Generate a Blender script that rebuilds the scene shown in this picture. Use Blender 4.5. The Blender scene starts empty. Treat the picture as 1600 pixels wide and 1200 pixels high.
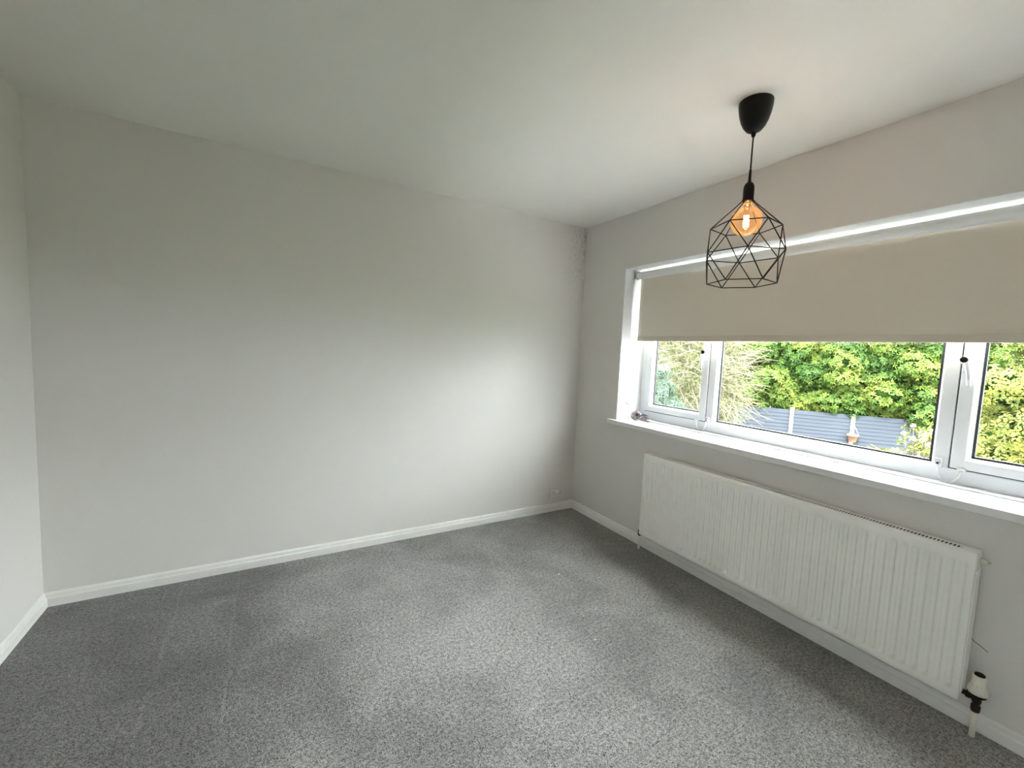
import bpy, bmesh, math, random
import numpy as np
from mathutils import Vector, Matrix

S = bpy.context.scene
C = S.collection
random.seed(5)
rng = np.random.default_rng(7)
PI = math.pi

# ------------------------------------------------------------------ camera
cd = bpy.data.cameras.new('camera')
cam = bpy.data.objects.new('camera', cd)
C.objects.link(cam)
cd.sensor_width = 36.0
cd.lens = 36.0 * 659.9113 / 1600.0
cd.clip_start = 0.02
cd.clip_end = 500
r_ = Vector((0.86432804, -0.50109541, 0.04290021))
u_ = Vector((0.00340056, 0.09112174, 0.99583395))
f_ = Vector((0.50291696, 0.86058133, -0.08046307))
cm = Matrix((r_, u_, -f_)).transposed().to_4x4()
cm.translation = Vector((-2.32952, -2.85128, 1.35895))
cam.matrix_world = cm
S.camera = cam

# ------------------------------------------------------------------ light, exposure
S.view_settings.view_transform = 'Standard'
S.view_settings.look = 'None'
S.view_settings.exposure = 0.18
S.view_settings.gamma = 1.0
S.view_settings.use_curve_mapping = False
SKY = 72.0
W = bpy.data.worlds.new('World')
S.world = W
W.use_nodes = True
nt = W.node_tree
bg = nt.nodes['Background']
bg.inputs['Color'].default_value = (0.93, 0.97, 1.0, 1)      # bright cloud cover, three times as bright overhead as at the horizon
_n, _l = nt.nodes, nt.links
_tc = _n.new('ShaderNodeTexCoord')
_sx = _n.new('ShaderNodeSeparateXYZ')
_l.new(_tc.outputs['Generated'], _sx.inputs[0])
_mr = _n.new('ShaderNodeMapRange')
_mr.inputs['From Min'].default_value = 0.0
_mr.inputs['From Max'].default_value = 1.0
_mr.inputs['To Min'].default_value = SKY / 3
_mr.inputs['To Max'].default_value = SKY
_l.new(_sx.outputs['Z'], _mr.inputs['Value'])
_l.new(_mr.outputs['Result'], bg.inputs['Strength'])
sl = bpy.data.lights.new('sun', 'SUN')
sl.energy = 30.0
sl.angle = math.radians(4)
sl.color = (1.0, 0.95, 0.84)
so = bpy.data.objects.new('sun', sl)
C.objects.link(so)
so.rotation_euler = Vector((0.72, 0.25, -0.80)).to_track_quat('-Z', 'Y').to_euler()
S.cycles.use_denoising = True
S.cycles.max_bounces = 14
S.cycles.diffuse_bounces = 10
S.cycles.sample_clamp_indirect = 20

# ------------------------------------------------------------------ materials
def mat(name, col, rough=0.6, metal=0.0, spec=0.5, bump=None, vary=None, emit=None, coat=0):
    """bump=(scale, strength, distance)   vary=(scale, amount)"""
    m = bpy.data.materials.new(name)
    m.use_nodes = True
    n = m.node_tree.nodes
    l = m.node_tree.links
    b = n['Principled BSDF']
    b.inputs['Base Color'].default_value = (*col, 1)
    b.inputs['Roughness'].default_value = rough
    b.inputs['Metallic'].default_value = metal
    b.inputs['Specular IOR Level'].default_value = spec
    tc = n.new('ShaderNodeTexCoord')
    if vary:
        nz = n.new('ShaderNodeTexNoise')
        nz.inputs['Scale'].default_value = vary[0]
        nz.inputs['Detail'].default_value = 5
        l.new(tc.outputs['Object'], nz.inputs['Vector'])
        mx = n.new('ShaderNodeMix')
        mx.data_type = 'RGBA'
        mx.inputs['A'].default_value = (*[c * (1 - vary[1]) for c in col], 1)
        mx.inputs['B'].default_value = (*[min(1, c * (1 + vary[1])) for c in col], 1)
        l.new(nz.outputs['Fac'], mx.inputs['Factor'])
        l.new(mx.outputs['Result'], b.inputs['Base Color'])
    if bump:
        nb = n.new('ShaderNodeTexNoise')
        nb.inputs['Scale'].default_value = bump[0]
        nb.inputs['Detail'].default_value = 3
        l.new(tc.outputs['Object'], nb.inputs['Vector'])
        bp = n.new('ShaderNodeBump')
        bp.inputs['Strength'].default_value = bump[1]
        bp.inputs['Distance'].default_value = bump[2]
        l.new(nb.outputs['Fac'], bp.inputs['Height'])
        l.new(bp.outputs['Normal'], b.inputs['Normal'])
    if emit:
        b.inputs['Emission Color'].default_value = (*emit[0], 1)
        b.inputs['Emission Strength'].default_value = emit[1]
    if coat:
        b.inputs['Coat Weight'].default_value = coat
    return m

WALLC = (0.71, 0.695, 0.665)
m_wall = mat('wall_paint', WALLC, 0.75, spec=0.3, bump=(180, 0.12, 0.002), vary=(1.3, 0.015))
m_ceil = mat('ceiling_paint', (0.83, 0.825, 0.79), 0.8, spec=0.3, bump=(120, 0.08, 0.002), vary=(1.1, 0.012))
m_white = mat('white_gloss', (0.80, 0.80, 0.79), 0.35, bump=(60, 0.04, 0.001), vary=(9, 0.02))
m_reveal = mat('reveal_white', (0.76, 0.77, 0.785), 0.5, bump=(90, 0.08, 0.001), vary=(5, 0.015))
m_pvc = mat('white_pvc', (0.70, 0.71, 0.735), 0.25, vary=(4, 0.01))
m_base = mat('skirting_white', (0.80, 0.80, 0.77), 0.4, bump=(40, 0.1, 0.002), vary=(14, 0.04))
m_rad = mat('radiator_enamel', (0.93, 0.93, 0.885), 0.3, vary=(6, 0.02))
m_raddark = mat('radiator_fins_and_shade', (0.05, 0.05, 0.045), 0.8, vary=(20, 0.2))
m_black = mat('black_plastic', (0.006, 0.0055, 0.005), 0.45, spec=0.22, vary=(20, 0.2))
m_wire = mat('black_wire', (0.012, 0.006, 0.005), 0.5, spec=0.2, vary=(60, 0.3))
m_gasket = mat('black_gasket', (0.015, 0.017, 0.02), 0.6, vary=(60, 0.2))
m_blindw = mat('blind_white_backing', (0.86, 0.87, 0.85), 0.55, vary=(12, 0.02))
m_cord = mat('white_cord', (0.72, 0.73, 0.74), 0.5, vary=(200, 0.1))
m_chrome = mat('grey_metal', (0.45, 0.45, 0.45), 0.3, metal=0.9, vary=(30, 0.1))
m_dkmetal = mat('tarnished_metal', (0.045, 0.038, 0.03), 0.45, metal=0.7, vary=(60, 0.4))
m_cream = mat('cream_plastic', (0.78, 0.77, 0.68), 0.4, vary=(40, 0.05))
m_rose = mat('rose_petal', (0.26, 0.215, 0.22), 0.4, metal=0.3, vary=(60, 0.5))
m_roseleaf = mat('rose_leaf', (0.15, 0.105, 0.11), 0.35, metal=0.5, vary=(60, 0.3))
m_stem = mat('rose_stem', (0.02, 0.018, 0.018), 0.5, vary=(60, 0.3))
m_fluff = mat('white_fluff', (0.9, 0.9, 0.86), 0.9, vary=(80, 0.05))
m_brick = mat('outer_wall', (0.42, 0.30, 0.24), 0.9, vary=(3, 0.2))
m_grass = mat('lawn_grass', (0.035, 0.055, 0.016), 0.9, bump=(30, 0.6, 0.03), vary=(2.5, 0.4))
m_board = mat('slate_stained_board', (0.0165, 0.0195, 0.0255), 0.85, spec=0.1, bump=(6, 0.2, 0.01), vary=(3, 0.25))
m_post = mat('concrete_post', (0.15, 0.14, 0.12), 0.9, bump=(40, 0.4, 0.01), vary=(6, 0.12))
m_terra = mat('terracotta', (0.14, 0.06, 0.035), 0.8, bump=(30, 0.3, 0.005), vary=(12, 0.2))
m_bark = mat('bark', (0.03, 0.022, 0.015), 0.9, bump=(15, 0.7, 0.02), vary=(8, 0.3))
m_pinkfl = mat('cream_pink_petal', (0.22, 0.15, 0.11), 0.7, vary=(20, 0.35))


def leaf_mat(name, stops, scale=1.6, transl=0.25):
    m = bpy.data.materials.new(name)
    m.use_nodes = True
    n = m.node_tree.nodes
    l = m.node_tree.links
    b = n['Principled BSDF']
    b.inputs['Roughness'].default_value = 0.6
    b.inputs['Specular IOR Level'].default_value = 0.08
    at = n.new('ShaderNodeAttribute')
    at.attribute_name = 'tint'
    cr = n.new('ShaderNodeValToRGB')
    els = cr.color_ramp.elements
    els[0].position, els[0].color = stops[0][0], (*stops[0][1], 1)
    els[1].position, els[1].color = stops[-1][0], (*stops[-1][1], 1)
    for p, c in stops[1:-1]:
        e = els.new(p)
        e.color = (*c, 1)
    l.new(at.outputs['Fac'], cr.inputs['Fac'])
    l.new(cr.outputs['Color'], b.inputs['Base Color'])
    tr = n.new('ShaderNodeBsdfTranslucent')
    l.new(cr.outputs['Color'], tr.inputs['Color'])
    mx = n.new('ShaderNodeMixShader')
    mx.inputs['Fac'].default_value = transl
    l.new(b.outputs['BSDF'], mx.inputs[1])
    l.new(tr.outputs['BSDF'], mx.inputs[2])
    l.new(mx.outputs['Shader'], n['Material Output'].inputs['Surface'])
    return m


m_laurel = leaf_mat('laurel_leaves', [(0, (0.009, 0.025, 0.005)), (0.5, (0.031, 0.056, 0.009)), (1, (0.080, 0.095, 0.018))])
m_privet = leaf_mat('yellow_green_leaves', [(0, (0.016, 0.026, 0.006)), (0.5, (0.046, 0.054, 0.010)), (1, (0.088, 0.086, 0.018))])
m_twig = leaf_mat('pale_twigs', [(0, (0.035, 0.042, 0.020)), (0.5, (0.078, 0.078, 0.042)), (1, (0.15, 0.135, 0.085))])
m_blue = leaf_mat('blue_green_leaves', [(0, (0.018, 0.032, 0.022)), (1, (0.040, 0.058, 0.040))])


def glass_mat(name, tint, gloss=0.5, emit=None):
    m = bpy.data.materials.new(name)
    m.use_nodes = True
    n = m.node_tree.nodes
    l = m.node_tree.links
    n.remove(n['Principled BSDF'])
    t = n.new('ShaderNodeBsdfTransparent')
    t.inputs['Color'].default_value = (*tint, 1)
    g = n.new('ShaderNodeBsdfGlossy')
    g.inputs['Roughness'].default_value = 0.02
    fr = n.new('ShaderNodeFresnel')
    fr.inputs['IOR'].default_value = 1.45
    mu = n.new('ShaderNodeMath')
    mu.operation = 'MULTIPLY'
    mu.inputs[1].default_value = gloss
    l.new(fr.outputs['Fac'], mu.inputs[0])
    mx = n.new('ShaderNodeMixShader')
    l.new(mu.outputs[0], mx.inputs['Fac'])
    l.new(t.outputs[0], mx.inputs[1])
    l.new(g.outputs[0], mx.inputs[2])
    out = mx
    if emit:
        e = n.new('ShaderNodeEmission')
        e.inputs['Color'].default_value = (*emit[0], 1)
        e.inputs['Strength'].default_value = emit[1]
        ad = n.new('ShaderNodeAddShader')
        l.new(mx.outputs[0], ad.inputs[0])
        l.new(e.outputs[0], ad.inputs[1])
        out = ad
    l.new(out.outputs[0], n['Material Output'].inputs['Surface'])
    return m


m_glass = glass_mat('window_glass', (0.97, 0.985, 0.98), 0.6)
m_bulb = glass_mat('amber_glass', (0.97, 0.76, 0.58), 0.9, emit=((1.0, 0.54, 0.20), 0.19))


def fabric_mat():
    m = mat('blind_fabric', (0.68, 0.63, 0.54), 0.9, spec=0.2)
    n = m.node_tree.nodes
    l = m.node_tree.links
    b = n['Principled BSDF']
    tc = n['Texture Coordinate']
    bp = n.new('ShaderNodeBump')
    bp.inputs['Strength'].default_value = 0.25
    bp.inputs['Distance'].default_value = 0.001
    ws = []
    for ax in ('Y', 'Z'):
        w = n.new('ShaderNodeTexWave')
        w.bands_direction = ax
        w.inputs['Scale'].default_value = 130
        w.inputs['Distortion'].default_value = 1.2
        l.new(tc.outputs['Object'], w.inputs['Vector'])
        ws.append(w)
    ad = n.new('ShaderNodeMath')
    l.new(ws[0].outputs['Fac'], ad.inputs[0])
    l.new(ws[1].outputs['Fac'], ad.inputs[1])
    l.new(ad.outputs[0], bp.inputs['Height'])
    l.new(bp.outputs['Normal'], b.inputs['Normal'])
    return m


m_fabric = fabric_mat()


def carpet_mat():
    m = bpy.data.materials.new('grey_carpet')
    m.use_nodes = True
    n = m.node_tree.nodes
    l = m.node_tree.links
    b = n['Principled BSDF']
    b.inputs['Roughness'].default_value = 0.95
    b.inputs['Specular IOR Level'].default_value = 0.15
    b.inputs['Sheen Weight'].default_value = 0.25
    b.inputs['Sheen Roughness'].default_value = 0.5
    tc = n.new('ShaderNodeTexCoord')

    def noise(scale, detail=3, dist=0.0, rough=0.6):
        z = n.new('ShaderNodeTexNoise')
        z.inputs['Scale'].default_value = scale
        z.inputs['Detail'].default_value = detail
        z.inputs['Distortion'].default_value = dist
        z.inputs['Roughness'].default_value = rough
        l.new(tc.outputs['Object'], z.inputs['Vector'])
        return z

    def math_(op, a, c=None, clamp=False):
        q = n.new('ShaderNodeMath')
        q.operation = op
        q.use_clamp = clamp
        for i, v in enumerate((a, c)):
            if v is None:
                continue
            if isinstance(v, (int, float)):
                q.inputs[i].default_value = v
            else:
                l.new(v, q.inputs[i])
        return q.outputs[0]

    fine = noise(210, 2, 0.0, 0.7)
    mid = noise(75, 3, 0.3, 0.7)
    big = noise(2.2, 4, 0.5, 0.6)
    mr = n.new('ShaderNodeMapRange')                   # brushed and walked-on patches of pile
    mr.inputs['From Min'].default_value = 0.38
    mr.inputs['From Max'].default_value = 0.60
    mr.inputs['To Min'].default_value = 0.76
    mr.inputs['To Max'].default_value = 1.10
    mr.clamp = True
    l.new(big.outputs['Fac'], mr.inputs['Value'])
    ramp = n.new('ShaderNodeValToRGB')
    e = ramp.color_ramp.elements
    e[0].position, e[0].color = 0.38, (0.030, 0.028, 0.026, 1)
    e[1].position, e[1].color = 0.61, (0.42, 0.408, 0.392, 1)
    grain = math_('ADD', math_('MULTIPLY', fine.outputs['Fac'], 0.6), math_('MULTIPLY', mid.outputs['Fac'], 0.4))
    l.new(grain, ramp.inputs['Fac'])
    # narrow pressed lines left in the pile by furniture near the left wall
    sx = n.new('ShaderNodeSeparateXYZ')
    l.new(tc.outputs['Object'], sx.inputs[0])
    wob = math_('MULTIPLY', math_('SUBTRACT', noise(4, 2).outputs['Fac'], 0.5), 0.05)
    line = None
    for x0, half in ((-2.72, 0.010), (-2.47, 0.008)):
        dx = math_('ABSOLUTE', math_('ADD', math_('SUBTRACT', sx.outputs['X'], x0), wob))
        k = math_('SUBTRACT', 1.0, math_('DIVIDE', dx, half), True)
        line = k if line is None else math_('ADD', line, k)
    # painted shade: carpet colour darkened towards the left wall, with a ragged edge
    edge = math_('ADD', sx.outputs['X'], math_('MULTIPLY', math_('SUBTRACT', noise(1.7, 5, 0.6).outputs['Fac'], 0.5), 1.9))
    left_shade = n.new('ShaderNodeMapRange')
    left_shade.interpolation_type = 'SMOOTHSTEP'
    left_shade.inputs['From Min'].default_value = -2.55
    left_shade.inputs['From Max'].default_value = -1.95
    left_shade.inputs['To Min'].default_value = 0.62
    left_shade.inputs['To Max'].default_value = 1.0
    l.new(edge, left_shade.inputs['Value'])
    patch = math_('MULTIPLY', mr.outputs['Result'], left_shade.outputs['Result'])
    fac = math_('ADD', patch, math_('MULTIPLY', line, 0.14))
    mx = n.new('ShaderNodeMix')
    mx.data_type = 'RGBA'
    mx.blend_type = 'MULTIPLY'
    mx.inputs['Factor'].default_value = 1
    cmb = n.new('ShaderNodeCombineColor')
    for i in range(3):
        l.new(fac, cmb.inputs[i])
    l.new(ramp.outputs['Color'], mx.inputs['A'])
    l.new(cmb.outputs[0], mx.inputs['B'])
    l.new(mx.outputs['Result'], b.inputs['Base Color'])
    bp = n.new('ShaderNodeBump')
    bp.inputs['Strength'].default_value = 0.9
    bp.inputs['Distance'].default_value = 0.007
    l.new(grain, bp.inputs['Height'])
    bp2 = n.new('ShaderNodeBump')
    bp2.inputs['Strength'].default_value = 0.5
    bp2.inputs['Distance'].default_value = 0.03
    l.new(big.outputs['Fac'], bp2.inputs['Height'])
    l.new(bp2.outputs['Normal'], bp.inputs['Normal'])
    l.new(bp.outputs['Normal'], b.inputs['Normal'])
    return m


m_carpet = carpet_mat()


def damp_wall_mat():
    """wall paint with the mottled grey damp stain in the top corner by the window wall"""
    m = mat('wall_paint_damp', WALLC, 0.75, spec=0.3, bump=(180, 0.12, 0.002))
    n = m.node_tree.nodes
    l = m.node_tree.links
    b = n['Principled BSDF']
    tc = n['Texture Coordinate']
    sx = n.new('ShaderNodeSeparateXYZ')
    l.new(tc.outputs['Object'], sx.inputs[0])
    a = n.new('ShaderNodeMapRange')            # fades away from the corner
    a.inputs['From Min'].default_value = -0.24
    a.inputs['From Max'].default_value = -0.02
    l.new(sx.outputs['X'], a.inputs['Value'])
    z = n.new('ShaderNodeMapRange')
    z.inputs['From Min'].default_value = 1.55
    z.inputs['From Max'].default_value = 2.25
    l.new(sx.outputs['Z'], z.inputs['Value'])
    nz = n.new('ShaderNodeTexNoise')
    nz.inputs['Scale'].default_value = 34
    nz.inputs['Detail'].default_value = 6
    nz.inputs['Roughness'].default_value = 0.75
    l.new(tc.outputs['Object'], nz.inputs['Vector'])
    nr = n.new('ShaderNodeMapRange')
    nr.inputs['From Min'].default_value = 0.42
    nr.inputs['From Max'].default_value = 0.72
    l.new(nz.outputs['Fac'], nr.inputs['Value'])
    p = n.new('ShaderNodeMath')
    p.operation = 'MULTIPLY'
    l.new(a.outputs[0], p.inputs[0])
    l.new(z.outputs[0], p.inputs[1])
    q = n.new('ShaderNodeMath')
    q.operation = 'MULTIPLY'
    l.new(p.outputs[0], q.inputs[0])
    l.new(nr.outputs[0], q.inputs[1])
    mx = n.new('ShaderNodeMix')
    mx.data_type = 'RGBA'
    mx.inputs['A'].default_value = (*WALLC, 1)
    mx.inputs['B'].default_value = (0.36, 0.355, 0.325, 1)
    l.new(q.outputs[0], mx.inputs['Factor'])
    l.new(mx.outputs['Result'], b.inputs['Base Color'])
    return m


m_damp = damp_wall_mat()

# ------------------------------------------------------------------ helpers
def bx(bm, x0, x1, y0, y1, z0, z1, bev=0.0):
    r = bmesh.ops.create_cube(bm, size=1.0)
    M = Matrix.Translation(((x0 + x1) / 2, (y0 + y1) / 2, (z0 + z1) / 2)) @ Matrix.Diagonal((abs(x1 - x0), abs(y1 - y0), abs(z1 - z0), 1))
    bmesh.ops.transform(bm, matrix=M, verts=r['verts'])
    if bev > 0:
        es = list({e for v in r['verts'] for e in v.link_edges})
        bmesh.ops.bevel(bm, geom=es, offset=bev, segments=2, affect='EDGES', profile=0.6)


def tube(bm, pts, rad, seg=8, closed=False, caps=True):
    """round tube along points; rad a number or a list"""
    pts = [Vector(p) for p in pts]
    n = len(pts)
    rads = rad if isinstance(rad, (list, tuple)) else [rad] * n
    rings = []
    up = None
    for i, p in enumerate(pts):
        if closed:
            d = (pts[(i + 1) % n] - pts[i - 1]).normalized()
        else:
            d = (pts[min(i + 1, n - 1)] - pts[max(i - 1, 0)]).normalized()
        if up is None:
            up = Vector((0, 0, 1)) if abs(d.z) < 0.9 else Vector((1, 0, 0))
        a = d.cross(up).normalized()
        up = a.cross(d).normalized()
        rings.append([bm.verts.new(p + (a * math.cos(t) + up * math.sin(t)) * rads[i])
                      for t in [2 * PI * k / seg for k in range(seg)]])
    m = n if closed else n - 1
    for i in range(m):
        A, B = rings[i], rings[(i + 1) % n]
        for k in range(seg):
            f = bm.faces.new((A[k], A[(k + 1) % seg], B[(k + 1) % seg], B[k]))
            f.smooth = True
    if caps and not closed:
        bm.faces.new(rings[0])
        bm.faces.new(list(reversed(rings[-1])))


def lathe(bm, prof, cx=0, cy=0, seg=32, M=None):
    """profile [(radius, z)] turned round z"""
    rings = []
    for r, z in prof:
        if r < 1e-6:
            rings.append([bm.verts.new((cx, cy, z))])
        else:
            rings.append([bm.verts.new((cx + r * math.cos(2 * PI * k / seg), cy + r * math.sin(2 * PI * k / seg), z)) for k in range(seg)])
    for A, B in zip(rings, rings[1:]):
        for k in range(seg):
            a = [A[0]] if len(A) == 1 else [A[k], A[(k + 1) % seg]]
            c = [B[0]] if len(B) == 1 else [B[(k + 1) % seg], B[k]]
            if len(a) + len(c) < 3:
                continue
            f = bm.faces.new(a + c)
            f.smooth = True
    if M is not None:
        bmesh.ops.transform(bm, matrix=M, verts=[v for R in rings for v in R])


def obj(name, bm, m, parent=None, smooth=False):
    bmesh.ops.recalc_face_normals(bm, faces=bm.faces)
    me = bpy.data.meshes.new(name)
    bm.to_mesh(me)
    bm.free()
    if smooth:
        for p in me.polygons:
            p.use_smooth = True
    me.materials.append(m)
    o = bpy.data.objects.new(name, me)
    C.objects.link(o)
    if parent:
        link(o, parent)
    return o


def link(o, parent):
    """parent while keeping the world position; things carry no rotation, parts sit at the origin"""
    o.parent = parent
    o.matrix_parent_inverse = Matrix.Translation(-Vector(parent.location))


def tag(o, label=None, cat=None, group=None, kind=None):
    if label:
        o['label'] = label
    if cat:
        o['category'] = cat
    if group:
        o['group'] = group
    if kind:
        o['kind'] = kind
    return o


def thing(name, loc, label, cat, group=None):
    o = bpy.data.objects.new(name, None)
    o.empty_display_size = 0.1
    o.location = loc
    C.objects.link(o)
    return tag(o, label, cat, group)


def struct(name, bm, m, label=None, parent=None):
    o = obj(name, bm, m, parent)
    o['kind'] = 'structure'
    if label:
        o['label'] = label
    return o


B = bmesh.new

# ------------------------------------------------------------------ the room
RW, RD, RH = 3.281, 4.25, 2.40       # width (x), depth (y), height
TH = 0.31
OY0, OY1, OZ0, OZ1 = -0.479, -2.840, 0.824, 2.003   # window opening

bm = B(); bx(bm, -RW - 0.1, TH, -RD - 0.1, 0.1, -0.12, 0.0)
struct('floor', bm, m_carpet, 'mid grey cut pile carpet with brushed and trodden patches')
bm = B(); bx(bm, -RW - 0.1, TH, -RD - 0.1, 0.1, RH, RH + 0.12)
struct('ceiling', bm, m_ceil, 'smooth off white painted ceiling')
bm = B(); bx(bm, -RW - 0.1, TH, 0.0, 0.1, 0.0, RH)
struct('wall_back', bm, m_damp, 'long plain greige wall with grey damp speckles in its top right corner')
bm = B()
FILL_WIN = (-3.42, -3.88, 1.33, 1.79)  # unseen opening added to light the radiator and window wall
bx(bm, -RW - 0.1, -RW, FILL_WIN[0], 0.0, 0.0, RH)
bx(bm, -RW - 0.1, -RW, -RD, FILL_WIN[1], 0.0, RH)
bx(bm, -RW - 0.1, -RW, FILL_WIN[1], FILL_WIN[0], 0.0, FILL_WIN[2])
bx(bm, -RW - 0.1, -RW, FILL_WIN[1], FILL_WIN[0], FILL_WIN[3], RH)
struct('wall_left', bm, m_wall, 'sliver of pale greige wall at the left edge')
bm = B(); bx(bm, -RW - 0.1, TH, -RD - 0.1, -RD, 0.0, RH)
struct('wall_front', bm, m_wall, 'greige wall behind the viewer')
bm = B()
bx(bm, 0, TH, -RD, 0, 0, OZ0)
bx(bm, 0, TH, -RD, 0, OZ1, RH)
bx(bm, 0, TH, OY0, 0, OZ0, OZ1)
bx(bm, 0, TH, -RD, OY1, OZ0, OZ1)
wr = struct('wall_right', bm, m_wall, 'greige wall with the wide window and radiator')
bm = B()
tube(bm, [(-0.0004, -2.419, 0.41), (-0.0004, -2.423, 0.376), (-0.0004, -2.427, 0.345), (-0.0004, -2.434, 0.331), (-0.0004, -2.457, 0.32), (-0.0004, -2.475, 0.309)], 0.0011, 5)
o = obj('hairline_crack', bm, m_stem, wr)
o['label'] = 'thin dark curved crack'

# white lined reveals of the window opening
bm = B()
bx(bm, -0.0015, 0.245, OY0 - 0.004, OY0 + 0.0005, 0.858, OZ1)
bx(bm, -0.0015, 0.245, OY1 - 0.0005, OY1 + 0.004, 0.858, OZ1)
bx(bm, -0.0015, 0.245, OY1, OY0, OZ1 - 0.004, OZ1 + 0.0005)
struct('trim_1', bm, m_reveal, 'white painted reveal lining the window opening')


def skirting(name, pts_axis, a0, a1, wall, sgn, label):
    """profiled board: flat face, then a stepped and bevelled top. pts_axis 'x' runs along x at y=wall"""
    prof = [(0.0, 0.0), (0.018, 0.0), (0.018, 0.040), (0.0165, 0.0425), (0.0125, 0.0445), (0.0115, 0.050), (0.0105, 0.059), (0.006, 0.066), (0.0, 0.0675)]
    bm = B()
    rows = []
    for a in (a0, a1):
        row = []
        for d, z in prof:
            row.append(bm.verts.new((a, wall + sgn * d, z) if pts_axis == 'x' else (wall + sgn * d, a, z)))
        rows.append(row)
    k = len(prof)
    for i in range(k):
        bm.faces.new((rows[0][i], rows[0][(i + 1) % k], rows[1][(i + 1) % k], rows[1][i]))
    bm.faces.new(rows[0])
    bm.faces.new(list(reversed(rows[1])))
    return struct(name, bm, m_base, label)


skirting('baseboard_back', 'x', -RW, 0.0, 0.0, -1, 'white stepped skirting board along the long wall')
skirting('baseboard_right', 'y', -RD, -0.0, 0.0, -1, 'white stepped skirting board below the radiator')
skirting('baseboard_left', 'y', -RD, -0.0, -RW, 1, 'white stepped skirting board along the left wall')
skirting('baseboard_front', 'x', -RW, 0.0, -RD, 1, 'white skirting board behind the viewer')

# ------------------------------------------------------------------ window
win = bpy.data.objects.new('window_1', None)
win.location = (0.27, -1.66, 0.858)
C.objects.link(win)
tag(win, 'wide white plastic window with two opening side sashes and a fixed centre pane', kind='structure')
FX0, FX1 = 0.24, 0.305
Z0, Z1 = 0.858, OZ1 - 0.004
YL, YR = OY0 - 0.004, OY1 + 0.004


def frame_ring(bm, ya, yb, za, zb, wy, wz, x0, x1, bev=0.004):
    """rectangular ring with a chamfered inner lip, ya > yb"""
    bx(bm, x0, x1, ya, ya - wy, za, zb, bev)
    bx(bm, x0, x1, yb + wy, yb, za, zb, bev)
    bx(bm, x0, x1, ya - wy + 0.002, yb + wy - 0.002, za, za + wz, bev)
    bx(bm, x0, x1, ya - wy + 0.002, yb + wy - 0.002, zb - wz, zb, bev)


def lip(bm, ya, yb, za, zb, w, x0, x1):
    """sloped glazing bead round an opening: outer rectangle at x0, inner (smaller by w) at x1"""
    o4 = [(x0, ya, za), (x0, yb, za), (x0, yb, zb), (x0, ya, zb)]
    i4 = [(x1, ya - w, za + w), (x1, yb + w, za + w), (x1, yb + w, zb - w), (x1, ya - w, zb - w)]
    vo = [bm.verts.new(v) for v in o4]
    vi = [bm.verts.new(v) for v in i4]
    vb = [bm.verts.new((x1, v[1], v[2])) for v in o4]
    for k in range(4):
        j = (k + 1) % 4
        bm.faces.new((vo[k], vo[j], vi[j], vi[k]))
        bm.faces.new((vi[k], vi[j], vb[j], vb[k]))


bm = B()
frame_ring(bm, YL, YR, Z0, Z1, 0.050, 0.070, FX0, FX1)
obj('outer_frame', bm, m_pvc, win)
for ya, yb in ((-1.069, -1.119), (-2.201, -2.251)):
    bm = B()
    bx(bm, FX0, FX1, ya, yb, Z0 + 0.068, Z1 - 0.068, 0.004)
    o = obj('mullion', bm, m_pvc, win)
# shallow raised foot strip where the frame meets the sill
bm = B()
bx(bm, 0.176, FX0 + 0.004, YL, YR, 0.8575, 0.866, 0.0012)
obj('cover_strip', bm, m_pvc, win)


def gasket(ya, yb, za, zb, x, w=0.005, parent=None):
    bm = B()
    frame_ring(bm, ya, yb, za, zb, w, w, x, x + 0.012, 0.0)
    return obj('gasket', bm, m_gasket, parent)


def pane(ya, yb, za, zb, x, parent):
    bm = B()
    bx(bm, x, x + 0.004, ya, yb, za, zb)
    return obj('glass_pane', bm, m_glass, parent)


# fixed centre pane
bm = B()
lip(bm, -1.119, -2.201, Z0 + 0.070, Z1 - 0.070, 0.010, FX0 + 0.006, FX0 + 0.026)
cb = obj('glazing_bead', bm, m_pvc, win)
gasket(-1.129, -2.191, Z0 + 0.080, Z1 - 0.080, FX0 + 0.027, 0.009, cb)
pane(-1.131, -2.189, Z0 + 0.082, Z1 - 0.082, FX0 + 0.032, cb)

for ya, yb in ((-0.537, -1.065), (-2.257, -2.782)):
    za, zb = Z0 + 0.075, Z1 - 0.075
    bm = B()
    frame_ring(bm, ya, yb, za, zb, 0.046, 0.040, FX0 - 0.010, FX1 - 0.01, 0.004)
    lip(bm, ya - 0.046, yb + 0.046, za + 0.040, zb - 0.040, 0.010, FX0 - 0.008, FX0 + 0.020)
    sash = obj('sash', bm, m_pvc, win)
    sash['label'] = 'left opening sash' if ya > -1 else 'right opening sash'
    gasket(ya - 0.056, yb + 0.056, za + 0.050, zb - 0.050, FX0 + 0.021, 0.009, sash)
    pane(ya - 0.058, yb + 0.058, za + 0.052, zb - 0.052, FX0 + 0.028, sash)
    # dark shadow gap seal behind the sash edge
    bm = B()
    frame_ring(bm, ya + 0.005, yb - 0.005, za - 0.005, zb + 0.005, 0.006, 0.006, FX0 + 0.003, FX0 + 0.03, 0.0)
    obj('sash_seal', bm, m_gasket, sash)


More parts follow.
